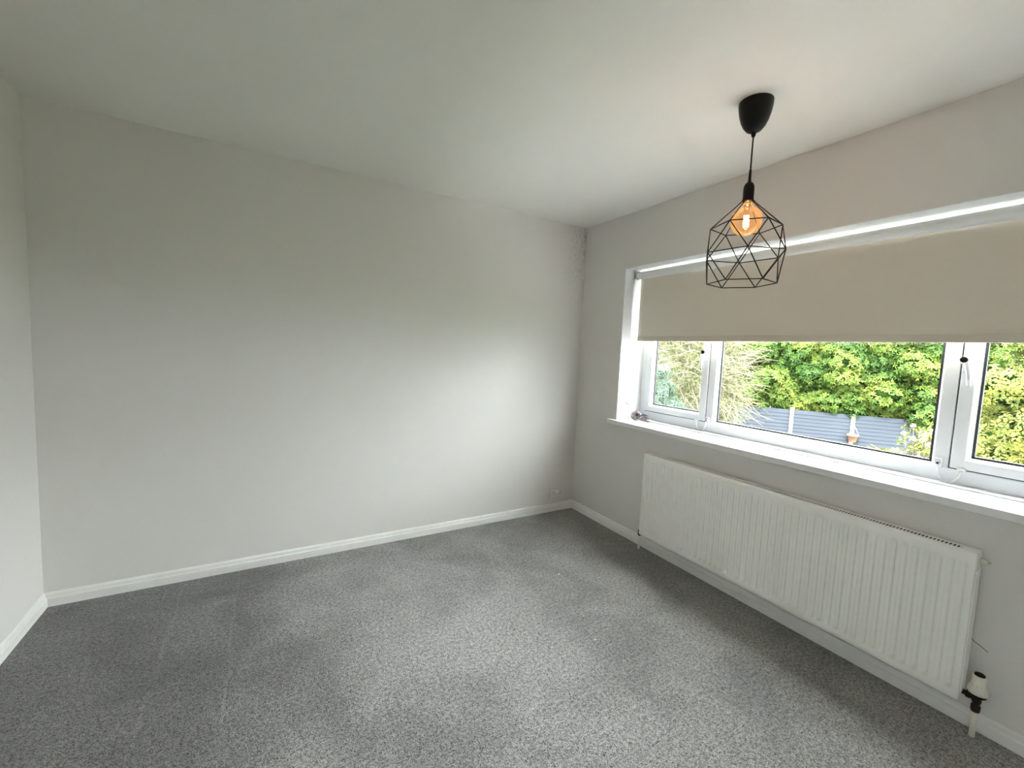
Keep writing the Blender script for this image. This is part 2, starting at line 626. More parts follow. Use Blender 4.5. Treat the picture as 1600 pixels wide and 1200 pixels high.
def handle(y, zt, zb, dy):
    """base block with a round keyed button and a tapering lever hanging from it"""
    x = FX0 - 0.010
    bm = B()
    bx(bm, x - 0.012, x + 0.001, y + 0.013, y - 0.013, zt - 0.050, zt + 0.028, 0.005)
    pts = [(x - 0.022, y - 0.006 * (1 if dy < 0 else -1), zt + 0.008), (x - 0.034, y + dy * 0.45, zt - 0.015), (x - 0.036, y + dy * 0.8, zt - 0.055), (x - 0.034, y + dy, zt - 0.105)]
    tube(bm, pts, [0.012, 0.011, 0.0085, 0.0065], 10)
    lathe(bm, [(0.0, 0.0), (0.016, 0.0), (0.017, 0.014), (0.014, 0.019), (0, 0.019)], 0, 0, 20, Matrix.Translation((x - 0.010, y, zt)) @ Matrix.Rotation(-PI / 2, 4, 'Y'))
    h = obj('window_handle', bm, m_pvc, win)
    bm = B()
    lathe(bm, [(0.0, 0.0), (0.0125, 0.0), (0.0125, 0.007), (0.010, 0.009), (0, 0.009)], 0, 0, 20, Matrix.Translation((x - 0.036, y + 0.002, zt + 0.004)) @ Matrix.Rotation(-PI / 2, 4, 'Y'))
    o = obj('lock_button', bm, m_black, h)
    o['label'] = 'round black lock button'
    return h


handle(-2.272, 1.395, 1.29, -0.020)
handle(-1.045, 1.395, 1.29, 0.014)


def restrictor(y, ysash, z):
    """cable window restrictor: keyed body on the mullion, white cable looping to the sash"""
    x = FX0
    bm = B()
    bx(bm, x - 0.016, x + 0.001, y + 0.012, y - 0.012, z - 0.022, z + 0.022, 0.004)
    lathe(bm, [(0, 0), (0.009, 0), (0.009, 0.004), (0, 0.004)], 0, 0, 16, Matrix.Translation((x - 0.016, y, z)) @ Matrix.Rotation(-PI / 2, 4, 'Y'))
    bx(bm, x - 0.024, x - 0.009, ysash + 0.014, ysash - 0.014, z - 0.016, z - 0.005, 0.003)
    r = obj('cable_restrictor', bm, m_pvc, win)
    bm = B()
    lathe(bm, [(0, 0), (0.0045, 0), (0.0045, 0.002), (0, 0.002)], 0, 0, 12, Matrix.Translation((x - 0.0195, y, z)) @ Matrix.Rotation(-PI / 2, 4, 'Y'))
    obj('key_hole', bm, m_black, r)
    bm = B()
    pts = []
    for k in range(17):
        t = k / 16
        yy = y + (ysash - y) * t
        a = math.sin(PI * t) ** 0.6
        pts.append((x - 0.018 - 0.006 * a, yy, z - 0.014 - 0.066 * a))
    tube(bm, pts, 0.0044, 8)
    o = obj('cable', bm, m_cord, r)
    return r


restrictor(-2.222, -2.297, 0.944)
restrictor(-1.088, -1.012, 0.944)

bm = B()
zs = 0.858
out = [(-0.0355, -0.413), (0.0, -0.413), (0.0, OY0), (FX0 + 0.06, OY0), (FX0 + 0.06, OY1), (0.0, OY1), (0.0, -2.905), (-0.0355, -2.905)]
top = [bm.verts.new((x, y, zs)) for x, y in out]
bot = [bm.verts.new((x, y, 0.824)) for x, y in out]
bm.faces.new(top)
bm.faces.new(list(reversed(bot)))
for k in range(8):
    j = (k + 1) % 8
    bm.faces.new((top[k], top[j], bot[j], bot[k]))
es = [e for e in bm.edges if all(v.co.x < -0.03 for v in e.verts) and abs(e.verts[0].co.z - e.verts[1].co.z) < 1e-6]
bmesh.ops.bevel(bm, geom=es, offset=0.004, segments=3, affect='EDGES', profile=0.5)
o = obj('window_sill', bm, m_white, win)
o['label'] = 'white painted window sill board'

# added fill window, unseen behind the viewer's left shoulder, brightens the radiator side
fill_win = bpy.data.objects.new('fill_window', None)
fill_win.location = (-RW - 0.05, -3.65, 1.35)
C.objects.link(fill_win)
tag(fill_win, 'small white fill window added unseen behind the viewer', kind='structure')
bm = B()
frame_ring(bm, FILL_WIN[0], FILL_WIN[1], FILL_WIN[2], FILL_WIN[3], 0.045, 0.045, -RW - 0.085, -RW - 0.03)
obj('outer_frame', bm, m_pvc, fill_win)
pane(FILL_WIN[0] - 0.04, FILL_WIN[1] + 0.04, FILL_WIN[2] + 0.04, FILL_WIN[3] - 0.04, -RW - 0.06, fill_win)

# ------------------------------------------------------------------ roller blind
bl = thing('roller_blind', (0.115, -1.66, 1.962), 'beige fabric roller blind half lowered over the wide window', 'roller blind')
TX, TZ, TR = 0.102, 1.954, 0.0265
BY0, BY1 = -0.518, -2.800
bm = B()
n = 40
prof = [(TX + TR * math.cos(t), TZ + TR * math.sin(t)) for t in [2 * PI * k / n for k in range(n)]]
ra = [bm.verts.new((x, BY0, z)) for x, z in prof]
rb = [bm.verts.new((x, BY1, z)) for x, z in prof]
for k in range(n):
    f = bm.faces.new((ra[k], ra[(k + 1) % n], rb[(k + 1) % n], rb[k]))
    f.smooth = True
bm.faces.new(ra)
bm.faces.new(list(reversed(rb)))
o = obj('roller_tube', bm, m_blindw, bl)
o['label'] = 'rolled up white backed top of the blind'
bm = B()
NX = 60
fr_, bk_ = [], []
zz = [TZ] + [TZ - (TZ - 1.500) * k / 6 for k in range(1, 7)]
for i in range(NX + 1):
    y = BY0 + (BY1 - BY0) * i / NX
    col = []
    for z in zz:
        wv = 0.0012 * math.sin(y * 5.3 + z * 2) * (TZ - z) * 2
        col.append((TX + TR + wv, y, z))
    fr_.append([bm.verts.new((c[0] - 0.0006, c[1], c[2])) for c in col])
    bk_.append([bm.verts.new((c[0] + 0.0002, c[1], c[2])) for c in col])
for G in (fr_, bk_):
    for i in range(NX):
        for j in range(len(zz) - 1):
            f = bm.faces.new((G[i][j], G[i + 1][j], G[i + 1][j + 1], G[i][j + 1]))
            f.smooth = True
for i in (0, NX):
    for j in range(len(zz) - 1):
        bm.faces.new((fr_[i][j], bk_[i][j], bk_[i][j + 1], fr_[i][j + 1]))
obj('blind_fabric', bm, m_fabric, bl)
bm = B()
bx(bm, TX + TR - 0.004, TX + TR + 0.004, BY0, BY1, 1.467, 1.502, 0.003)
o = obj('hem_bar', bm, mat('hem_fabric', (0.58, 0.53, 0.44), 0.9, spec=0.2, vary=(8, 0.04)), bl)
for y0, y1 in ((BY0 + 0.001, BY0 + 0.028), (BY1 - 0.001, BY1 - 0.028)):
    bm = B()
    s = 1 if y1 > y0 else -1
    lathe(bm, [(0, 0), (0.030, 0.0), (0.032, 0.004), (0.032, 0.010), (0.024, 0.013), (0.012, 0.013), (0.012, 0.026), (0, 0.026)], 0, 0, 28,
          Matrix.Translation((TX, y0, TZ + 0.004)) @ Matrix.Rotation(-PI / 2 * s, 4, 'X'))
    bx(bm, TX - 0.014, TX + 0.014, y1, y1 + s * 0.006, TZ - 0.02, OZ1 - 0.004, 0.001)
    o = obj('end_bracket', bm, m_chrome, bl)
    o['label'] = 'grey end bracket'
bm = B()
for dx in (-0.030, 0.030):
    pts = [(TX + dx * (1 if k < 9 else 0.55), -0.495, TZ - 0.94 * k / 10) for k in range(11)]
    tube(bm, pts, 0.0017, 6)
cordo = obj('control_cord', bm, m_cord, bl)
bm = B()
bx(bm, TX - 0.020, TX + 0.020, -0.490, -0.500, TZ - 0.968, TZ - 0.938, 0.004)
tube(bm, [(TX, -0.495, TZ - 0.966), (TX + 0.004, -0.495, TZ - 0.985)], [0.006, 0.009], 10)
obj('cord_tensioner', bm, m_cord, cordo)

# ------------------------------------------------------------------ radiator
RY0, RY1 = -0.862, -2.434
RZ0, RZ1 = 0.122, 0.688
RXF, RXB = -0.100, -0.032
rad = thing('radiator', (-0.06, -1.65, RZ0), 'long white panel radiator with vertical ribs below the window', 'radiator')
P = 1 / 30.0
nr = 46
y_first = -1.903 + P * 0          # rib centres fall on this grid
k0 = math.ceil((-RY0 - 0.03 - 1.903) / P)
centres = [-(1.903 + k * P) for k in range(-31, 16) if RY1 + 0.024 < -(1.903 + k * P) < RY0 - 0.024]
ys = [RY0, RY0 - 0.002]
for c in centres:
    ys += [c + P * q for q in (0.5, 0.34, 0.26, 0.14, 0.0, -0.14, -0.26, -0.34)]
ys += [RY1 + 0.002, RY1]
ys = sorted(set(round(v, 5) for v in ys), reverse=True)
zsr = [RZ0, RZ0 + 0.006, RZ0 + 0.022, RZ0 + 0.034, RZ0 + 0.036, 0.167, 0.175, 0.30, 0.45, 0.60, 0.640, 0.649, 0.655, RZ1 - 0.016, RZ1 - 0.012, RZ1 - 0.004, RZ1]
zd = {RZ0: -0.008, RZ1: -0.008, RZ0 + 0.006: 0, RZ1 - 0.004: 0}


def chan(y):
    d = min(abs(y - c) for c in centres)
    t = d / P
    if t <= 0.14:
        return 1.0
    if t >= 0.34:
        return 0.0
    return 0.5 + 0.5 * math.cos(PI * (t - 0.14) / 0.20)


def zprof(z):
    if z < 0.157 or z > 0.6551:
        return 0.0
    if z < 0.175:
        return max(0.0, min(1.0, (z - 0.157) / 0.010))
    if z > 0.640:
        return max(0.0, min(1.0, (0.655 - z) / 0.015))
    return 1.0


bm = B()
G = []
for y in ys:
    row = []
    e = 0.006 if y in (ys[0], ys[-1]) else 0.0
    for z in zsr:
        x = RXF + 0.0090 * chan(y) * zprof(z) + e
        if z in (RZ0, RZ1):
            x = max(x, RXF + 0.007)
        if abs(z - (RZ0 + 0.022)) < 1e-6:
            x += 0.0015
        row.append(bm.verts.new((x, y, z)))
    G.append(row)
for i in range(len(ys) - 1):
    for j in range(len(zsr) - 1):
        f = bm.faces.new((G[i][j], G[i + 1][j], G[i + 1][j + 1], G[i][j + 1]))
        f.smooth = True
# thickness behind
bx(bm, RXF + 0.012, RXF + 0.016, RY0 - 0.004, RY1 + 0.004, RZ0 + 0.003, RZ1 - 0.004)
fp = obj('front_panel', bm, m_rad, rad)
bm = B()
bx(bm, RXB - 0.012, RXB, RY0 - 0.004, RY1 + 0.004, RZ0, RZ1 - 0.004, 0.003)
obj('back_panel', bm, m_rad, rad)
bm = B()
for k in range(60):
    y = RY0 - 0.03 - k * (1.512 / 59)
    bx(bm, RXF + 0.016, RXB - 0.012, y, y - 0.001, RZ0 + 0.02, RZ1 - 0.02)
o = tag(obj('convector_fins', bm, m_raddark, rad), kind='stuff')
bm = B()
bx(bm, RXB - 0.0135, RXB - 0.0125, RY0 - 0.02, RY1 + 0.02, RZ0 + 0.02, RZ1 + 0.001)  # black sheets stand in for the shade seen through the grille slots
bx(bm, RXF + 0.0165, RXF + 0.0175, RY0 - 0.02, RY1 + 0.02, RZ0 + 0.02, RZ1 - 0.012)
tag(obj('slot_shade', bm, m_raddark, rad), kind='stuff')
# top grille: long frame with individual cross bars
bm = B()
gx0, gx1 = RXF + 0.004, RXB
GZ0, GZ1 = RZ1 - 0.010, RZ1 + 0.004
bx(bm, gx0, gx0 + 0.019, RY0, RY1, GZ0, GZ1, 0.002)
bx(bm, gx1 - 0.012, gx1, RY0, RY1, GZ0, GZ1, 0.002)
bx(bm, gx0 + 0.019, gx1 - 0.012, RY0, RY0 - 0.045, GZ1 - 0.003, GZ1, 0.0)
bx(bm, gx0 + 0.019, gx1 - 0.012, RY1 + 0.045, RY1, GZ1 - 0.003, GZ1, 0.0)
gr = obj('top_grille', bm, m_rad, rad)
bm = B()
yy = RY0 - 0.045 - 0.0057
while yy > RY1 + 0.05:
    bx(bm, gx0 + 0.018, gx1 - 0.011, yy, yy - 0.0046, GZ1 - 0.0025, GZ1 - 0.0005)
    yy -= 0.0113
obj('grille_bars', bm, m_rad, gr)['kind'] = 'stuff'
for y, s in ((RY0, -1), (RY1, 1)):
    bm = B()
    bx(bm, RXF + 0.006, RXB, y, y + s * 0.003, RZ0 + 0.004, RZ1 - 0.001, 0.001)
    bx(bm, RXF + 0.010, RXB - 0.004, y - s * 0.0, y - s * 0.004, RZ0 + 0.030, RZ1 - 0.06, 0.0015)
    obj('side_panel', bm, m_rad, rad)
bm = B()
tube(bm, [(RXB - 0.012, RY1 + 0.002, 0.655), (RXB - 0.012, RY1 - 0.018, 0.655)], [0.010, 0.008], 10)
tube(bm, [(RXB - 0.012, RY1 - 0.018, 0.655), (RXB - 0.012, RY1 - 0.026, 0.655)], 0.004, 6)
obj('bleed_valve', bm, m_cream, rad)
for y in (RY0 - 0.2, -1.65, RY1 + 0.2):
    bm = B()
    bx(bm, RXB - 0.002, -0.0005, y, y - 0.03, 0.20, 0.62, 0.001)
    obj('wall_bracket', bm, m_rad, rad)

# thermostatic valve at the near end, white pipe running into the carpet
vx, vy = -0.062, -2.474
bm = B()
lathe(bm, [(0.0, 0.098), (0.011, 0.098), (0.013, 0.104), (0.013, 0.122), (0.009, 0.127), (0.012, 0.133), (0.014, 0.142), (0.013, 0.152), (0.016, 0.160), (0.016, 0.166), (0, 0.166)], vx, vy, 20)
tube(bm, [(vx, vy, 0.150), (vx, RY1 + 0.004, 0.150)], [0.010, 0.009], 12)
lathe(bm, [(0.0135, -0.006), (0.0135, 0.006), (0.0, 0.006)], 0, 0, 6, Matrix.Translation((vx, vy + 0.022, 0.150)) @ Matrix.Rotation(PI / 2, 4, 'X'))
tv = obj('thermostatic_valve', bm, m_dkmetal, rad)
tv['label'] = 'tarnished valve with a broken white head'
bm = B()
lathe(bm, [(0.022, 0.168), (0.0262, 0.170), (0.0272, 0.180), (0.0265, 0.188), (0.0205, 0.206), (0.0190, 0.222), (0.0192, 0.238), (0.0165, 0.240), (0.0150, 0.224), (0.0, 0.222)], vx, vy, 28)
for k in range(10):
    a = 2 * PI * k / 10
    bx_r = 0.0262
    tube(bm, [(vx + math.cos(a) * bx_r, vy + math.sin(a) * bx_r, 0.171), (vx + math.cos(a) * 0.0205, vy + math.sin(a) * 0.0205, 0.206)], 0.0016, 5)
obj('valve_head', bm, m_cream, tv)
bm = B()
lathe(bm, [(0.0, 0.226), (0.0148, 0.226), (0.0145, 0.243), (0.011, 0.246), (0, 0.246)], vx, vy, 20)
obj('spindle', bm, m_black, tv)
bm = B()
lathe(bm, [(0.0, 0.158), (0.0235, 0.160), (0.0250, 0.168), (0.024, 0.176), (0, 0.176)], vx, vy, 24)
obj('black_collar', bm, m_black, tv)
bm = B()
tube(bm, [(vx, vy, 0.10), (vx, vy, 0.05), (vx, vy, -0.004)], 0.0085, 14)
obj('pipe', bm, m_cream, rad)
# lockshield valve at the far end
vx, vy = -0.062, -0.838
bm = B()
lathe(bm, [(0, 0.098), (0.010, 0.098), (0.012, 0.104), (0.012, 0.118), (0.008, 0.122), (0.011, 0.128), (0.012, 0.142), (0, 0.142)], vx, vy, 18)
tube(bm, [(vx, vy, 0.135), (vx, RY0 - 0.004, 0.135)], [0.009, 0.008], 10)
lv = obj('lockshield_valve', bm, m_dkmetal, rad)
bm = B()
lathe(bm, [(0, 0.141), (0.012, 0.141), (0.0118, 0.158), (0.0105, 0.172), (0.006, 0.175), (0, 0.175)], vx, vy, 18)
obj('valve_cap', bm, m_cream, lv)
bm = B()
tube(bm, [(vx, vy, 0.10), (vx, vy, 0.05), (vx, vy, -0.004)], 0.0085, 14)
obj('pipe', bm, m_cream, rad)

# ------------------------------------------------------------------ double socket
sk = thing('double_socket', (-0.176, 0.0, 0.152), 'white double power socket low on the wall by the corner', 'power socket')
bm = B()
bx(bm, -0.249, -0.103, -0.009, 0.0, 0.117, 0.187, 0.003)
obj('face_plate', bm, mat('socket_plastic', (0.72, 0.71, 0.67), 0.4, vary=(20, 0.02)), sk)
for cx in (-0.212, -0.140):
    bm = B()
    bx(bm, cx - 0.0035, cx + 0.0035, -0.0098, -0.008, 0.156, 0.164)
    bx(bm, cx - 0.0145, cx - 0.0085, -0.0098, -0.008, 0.139, 0.1425)
    bx(bm, cx + 0.0085, cx + 0.0145, -0.0098, -0.008, 0.139, 0.1425)
    obj('pin_holes', bm, m_black, sk)
for cx in (-0.184, -0.168):
    bm = B()
    bx(bm, cx - 0.006, cx + 0.006, -0.0125, -0.008, 0.160, 0.176, 0.001)
    obj('switch', bm, m_rad, sk)
for cx in (-0.239, -0.113):
    bm = B()
    lathe(bm, [(0, 0), (0.003, 0), (0.003, 0.0012), (0, 0.0012)], 0, 0, 10, Matrix.Translation((cx, -0.0085, 0.152)) @ Matrix.Rotation(PI / 2, 4, 'X'))
    obj('screw_head', bm, m_chrome, sk)

# ------------------------------------------------------------------ pendant lamp
LX, LY = -0.612, -1.772
lamp = thing('pendant_lamp', (LX, LY, RH), 'black pendant lamp with geometric wire cage and glowing amber globe bulb', 'pendant lamp')
bm = B()
prof = [(0.0, 2.4)] + [(0.0625, 2.4), (0.0635, 2.394), (0.062, 2.375), (0.058, 2.352), (0.051, 2.327), (0.041, 2.305), (0.028, 2.289), (0.014, 2.281), (0.0085, 2.279), (0.0085, 2.272), (0.006, 2.264), (0.0, 2.262)]
lathe(bm, prof, LX, LY, 40)
obj('ceiling_rose', bm, m_black, lamp)
bm = B()
tube(bm, [(LX, LY, 2.268), (LX, LY, 2.2), (LX, LY, 2.10)], 0.0030, 10)
obj('cord', bm, m_black, lamp)
bm = B()
lathe(bm, [(0.0, 2.135), (0.0048, 2.134), (0.0055, 2.095), (0.0075, 2.086), (0.015, 2.080), (0.0195, 2.070), (0.0205, 2.055), (0.0205, 2.022), (0.0215, 2.018), (0.0215, 2.010), (0.016, 2.008), (0, 2.008)], LX, LY, 28)
obj('lamp_holder', bm, m_black, lamp)
A0 = 0.1195 + PI


def ring(z, r, off=0.0, n=6):
    return [Vector((LX + r * math.cos(A0 + off + k * PI / 3), LY + r * math.sin(A0 + off + k * PI / 3), z)) for k in range(n)]


c_ = ring(2.012, 0.021)
r0 = ring(1.996, 0.036)
r1 = ring(1.9066, 0.1321)
r2 = ring(1.7929, 0.1589, -PI / 6)
r3 = ring(1.6762, 0.1302)
edges = []
for k in range(6):
    j = (k + 1) % 6
    edges += [(c_[k], r0[k]), (c_[k], c_[j]), (r0[k], r1[k]), (r1[k], r1[j]), (r2[k], r2[j]), (r3[k], r3[j])]
    edges += [(r1[k], r2[k]), (r1[k], r2[j]), (r3[k], r2[k]), (r3[k], r2[j])]
bm = B()
for a, c in edges:
    tube(bm, [a, c], 0.0022, 6)
for v in c_ + r0 + r1 + r2 + r3:
    M = Matrix.Translation(v)
    bmesh.ops.create_icosphere(bm, subdivisions=1, radius=0.0026, matrix=M)
obj('wire_shade', bm, m_wire, lamp)
# globe bulb
bz = 1.931
br = 0.0600
bm = B()
prof = [(0.0, bz - br)]
for k in range(1, 22):
    t = -PI / 2 + PI * k / 24
    prof.append((br * math.cos(t), bz + br * math.sin(t)))
prof += [(0.0185, 2.000), (0.0160, 2.008)]
prof = [p for i, p in enumerate(prof) if p[1] < 1.992 or i > 21]
lathe(bm, prof, LX, LY, 36)
bulb = obj('bulb', bm, m_bulb, lamp, smooth=True)
bulb['label'] = 'amber glass globe bulb, lit'
m_fil = mat('filament_glow', (1, 0.7, 0.3), 0.5, emit=((1.0, 0.66, 0.28), 60.0))
bm = B()
for k in range(4):
    a = PI / 4 + k * PI / 2
    tube(bm, [(LX + 0.006 * math.cos(a), LY + 0.006 * math.sin(a), 1.952), (LX + 0.0085 * math.cos(a + 0.5), LY + 0.0085 * math.sin(a + 0.5), 1.908)], 0.0042, 6)
obj('filament', bm, m_fil, bulb)
m_stemg = glass_mat('clear_stem', (0.95, 0.85, 0.7), 0.9)
bm = B()
lathe(bm, [(0.0, 1.898), (0.006, 1.90), (0.004, 1.91), (0.003, 1.95), (0.006, 1.965), (0.013, 1.995), (0.0, 1.996)], LX, LY, 16)
obj('glass_stem', bm, m_stemg, bulb)
pl = bpy.data.lights.new('bulb_light', 'POINT')
pl.energy = 2.6
pl.color = (1.0, 0.55, 0.26)
pl.shadow_soft_size = 0.012
po = bpy.data.objects.new('bulb_light', pl)
C.objects.link(po)
link(po, bulb)
po.location = (LX, LY, 1.932)

# ------------------------------------------------------------------ dried rose on the sill
fx, fy, fz = 0.118, -0.548, 0.893
ro = thing('decorative_rose', (fx, fy, 0.858), 'small dark artificial rose lying on the window sill corner', 'artificial flower')


def petal(bm, a, tilt, rr, h, w):
    """one cupped petal, rolled outwards at its rim"""
    N, K = 7, 5
    g = []
    for i in range(N):
        u = -1 + 2 * i / (N - 1)
        row = []
        for j in range(K):
            v = j / (K - 1)
            ang = a + u * w * (0.35 + 0.65 * math.sin(PI * min(1, v * 0.62 + 0.12)))
            r = rr * (0.25 + 0.75 * v ** 0.6) + (0.22 * rr * max(0, v - 0.7) / 0.3 * tilt)
            z = h * v * (1 - 0.18 * u * u) - 0.10 * h * max(0, v - 0.75) / 0.25 * tilt
            row.append(Vector((r * math.cos(ang), r * math.sin(ang), z)))
        g.append(row)
    fr = [[bm.verts.new(p) for p in row] for row in g]
    bk = [[bm.verts.new(p * 0.955 - Vector((0, 0, 0.0004))) for p in row] for row in g]
    for G_ in (fr, bk):
        for i in range(N - 1):
            for j in range(K - 1):
                f = bm.faces.new((G_[i][j], G_[i + 1][j], G_[i + 1][j + 1], G_[i][j + 1]))
                f.smooth = True
    for i in range(N - 1):
        bm.faces.new((fr[i][-1], fr[i + 1][-1], bk[i + 1][-1], bk[i][-1]))


# the head lies on its side, opening towards the room
RM = Matrix.Translation((fx + 0.012, fy - 0.006, fz - 0.004)) @ Vector((-0.62, -0.62, 0.48)).to_track_quat('Z', 'Y').to_matrix().to_4x4()
k = 0
for layer, (cnt, rr, h, w, tl) in enumerate(((3, 0.007, 0.038, 1.2, 0.0), (4, 0.019, 0.034, 0.80, 0.5), (6, 0.033, 0.022, 0.56, 1.0))):
    for i in range(cnt):
        bm = B()
        petal(bm, layer * 0.7 + 2 * PI * i / cnt, tl, rr, h, w)
        bmesh.ops.transform(bm, matrix=RM, verts=bm.verts)
        obj('petal', bm, m_rose, ro)
bm = B()
tube(bm, [(fx + 0.02, fy + 0.004, fz - 0.012), (0.138, -0.585, 0.867), (0.146, -0.630, 0.8625), (0.152, -0.664, 0.8615)], [0.0035, 0.0025, 0.0022, 0.0026], 7)
obj('stem', bm, m_stem, ro)
bm = B()
tube(bm, [(0.105, -0.505, 0.875), (0.085, -0.495, 0.893), (0.062, -0.488, 0.890), (0.045, -0.486, 0.878)], [0.0018, 0.0015, 0.0014, 0.001], 6)
tube(bm, [(0.105, -0.520, 0.868), (0.075, -0.500, 0.874), (0.045, -0.492, 0.869)], [0.0015, 0.0013, 0.001], 6)
obj('tendril', bm, m_roseleaf, ro)


def sleaf(bm, base, tip, width, cup=0.2, up=Vector((0, 0, 1)), th=0.0006):
    base, tip = Vector(base), Vector(tip)
    d = tip - base
    side = d.cross(up).normalized()
    nrm = side.cross(d).normalized()
    N = 8
    rows = []
    for i in range(N + 1):
        t = i / N
        w = width * math.sin(PI * t ** 0.75) * 0.5 + 0.0004
        c = base + d * t + nrm * (math.sin(PI * t) * d.length * 0.12)
        rows.append([c - side * w + nrm * w * cup, c, c + side * w + nrm * w * cup])
    for off in (0, -th):
        R = [[bm.verts.new(p + nrm * off) for p in r] for r in rows]
        for i in range(N):
            for j in range(2):
                bm.faces.new((R[i][j], R[i + 1][j], R[i + 1][j + 1], R[i][j + 1])).smooth = True


for bs, tp, w, m in (((0.135, -0.590, 0.900), (0.160, -0.650, 0.905), 0.018, m_stem), ((0.128, -0.595, 0.876), (0.128, -0.672, 0.872), 0.030, m_roseleaf), ((0.145, -0.590, 0.880), (0.180, -0.645, 0.880), 0.026, m_roseleaf)):
    bm = B()
    sleaf(bm, bs, tp, w, up=Vector((-0.6, -0.5, 0.6)).normalized())
    obj('leaf', bm, m, ro)

# crumbs of white fluff on the carpet
for (x, y, s, a, lab) in ((-0.785, -0.875, 0.010, 0.6, 'tiny white fluff scrap on the carpet nearer the socket corner'), (-0.983, -1.433, 0.013, -0.25, 'small white paper scrap on the carpet nearer the camera')):
    bm = B()
    N = 9
    pts = [(s * (t / (N - 1) - 0.5) * 1.3, 0.0015 * math.sin(t * 2.1), 0.003 + 0.0012 * math.sin(t * 1.7)) for t in range(N)]
    tube(bm, pts, [0.001 + 0.0022 * math.sin(PI * (t + 0.6) / N) for t in range(N)], 7)
    bmesh.ops.transform(bm, matrix=Matrix.Translation((x, y, 0)) @ Matrix.Rotation(a, 4, 'Z'), verts=bm.verts)
    o = obj('paper_scrap', bm, m_fluff)
    tag(o, lab, 'scrap')

# ------------------------------------------------------------------ the garden, seen from an upstairs room
GZ = -2.5
bm = B(); bx(bm, 0.31, 5.0, -10, 6, GZ - 0.3, GZ + 0.02)  # unseen pale surface, added to throw daylight up onto the ceiling
tag(obj('bounce_ground', bm, mat('pale_bounce_ground', (0.42, 0.41, 0.38), 0.9, bump=(12, 0.3, 0.01), vary=(3, 0.1))), 'unseen pale ground added below the window to bounce daylight upwards', kind='structure')
bm = B(); bx(bm, -RW - 0.1, 0.31, -RD - 0.1, 0.1, GZ, -0.125)
tag(obj('lower_storey', bm, m_brick), 'storey below the room', kind='structure')
bm = B(); bx(bm, -20, 45, -30, 40, GZ - 0.3, GZ)
tag(obj('lawn', bm, m_grass), 'lawn below the window', kind='structure')

F0 = Vector((12.1, 8.05, 0))
FS = Vector((0.97, -1.475, 0))
fence = thing('garden_fence', (F0.x, F0.y, GZ), 'dark slate blue board fence with pale concrete posts under the hedge', 'fence')
fd = FS.normalized()
fn = Vector((-fd.y, fd.x, 0))
if fn.x > 0:
    fn = -fn                      # faces the house
ang = math.atan2(fd.y, fd.x)
FT = -0.30
board_me = None
bh = 0.145
post_me = gb_me = None
for k in range(-3, 7):
    p = F0 + FS * k
    if post_me is None:
        bm = B()
        bx(bm, -0.055, 0.055, -0.055, 0.055, 0, FT - GZ + 0.03, 0.008)
        o = obj('concrete_post', bm, m_post, None)
        post_me = o.data
    else:
        o = bpy.data.objects.new('concrete_post', post_me)
        C.objects.link(o)
    o.location = (p.x, p.y, GZ)
    o.rotation_euler = (0, 0, ang)
    o.parent = fence
    o.matrix_parent_inverse = Matrix.Translation(-fence.location)
    if k == 6:
        break
    q = p + FS * 0.5
    if gb_me is None:
        bm = B()
        bx(bm, -FS.length / 2 + 0.04, FS.length / 2 - 0.04, -0.02, 0.02, 0, 0.25, 0.004)
        o = obj('gravel_board', bm, m_post, None)
        gb_me = o.data
    else:
        o = bpy.data.objects.new('gravel_board', gb_me)
        C.objects.link(o)
    o.location = (q.x, q.y, GZ)
    o.rotation_euler = (0, 0, ang)
    o.parent = fence
    o.matrix_parent_inverse = Matrix.Translation(-fence.location)
    nb = int((FT - GZ - 0.25) / (bh - 0.02))
    for i in range(nb):
        if board_me is None:
            bm = B()
            L = FS.length / 2 - 0.035
            # feather edged board: thick at the bottom, thin at the top
            vs = [bm.verts.new(v) for v in ((-L, -0.020, 0), (L, -0.020, 0), (L, 0.012, 0), (-L, 0.012, 0), (-L, -0.002, bh), (L, -0.002, bh), (L, 0.004, bh), (-L, 0.004, bh))]
            for f in ((0, 1, 5, 4), (1, 2, 6, 5), (2, 3, 7, 6), (3, 0, 4, 7), (0, 3, 2, 1), (4, 5, 6, 7)):
                bm.faces.new([vs[t] for t in f])
            o = obj('board', bm, m_board, None)
            board_me = o.data
        else:
            o = bpy.data.objects.new('board', board_me)
            C.objects.link(o)
        pp = q + fn * random.uniform(0, 0.004)
        o.location = (pp.x, pp.y, GZ + 0.25 + i * (bh - 0.02))
        o.rotation_euler = (random.uniform(-0.01, 0.01), random.uniform(-0.003, 0.003), ang if fn.dot(Vector((math.sin(ang), -math.cos(ang), 0))) > 0 else ang + PI)
        o.parent = fence
        o.matrix_parent_inverse = Matrix.Translation(-fence.location)


# terracotta pot hanging on the third visible post
pp = F0 + FS * 3 + fn * 0.19
pot = thing('hanging_pot', (pp.x, pp.y, -1.26), 'terracotta pot hanging on a pale concrete fence post', 'plant pot')
bm = B()
z = -1.26
lathe(bm, [(0.0, z), (0.09, z), (0.10, z + 0.01), (0.145, z + 0.20), (0.165, z + 0.20), (0.168, z + 0.26), (0.145, z + 0.26), (0.140, z + 0.21), (0.0, z + 0.20)], pp.x, pp.y, 28)
obj('pot', bm, m_terra, pot)
bm = B()
for k in range(3):
    a = ang + 2 * PI * k / 3
    tube(bm, [(pp.x + 0.158 * math.cos(a), pp.y + 0.158 * math.sin(a), z + 0.26), (pp.x - fn.x * 0.11, pp.y - fn.y * 0.11, z + 0.62)], 0.006, 5)
obj('hanger', bm, m_chrome, pot)


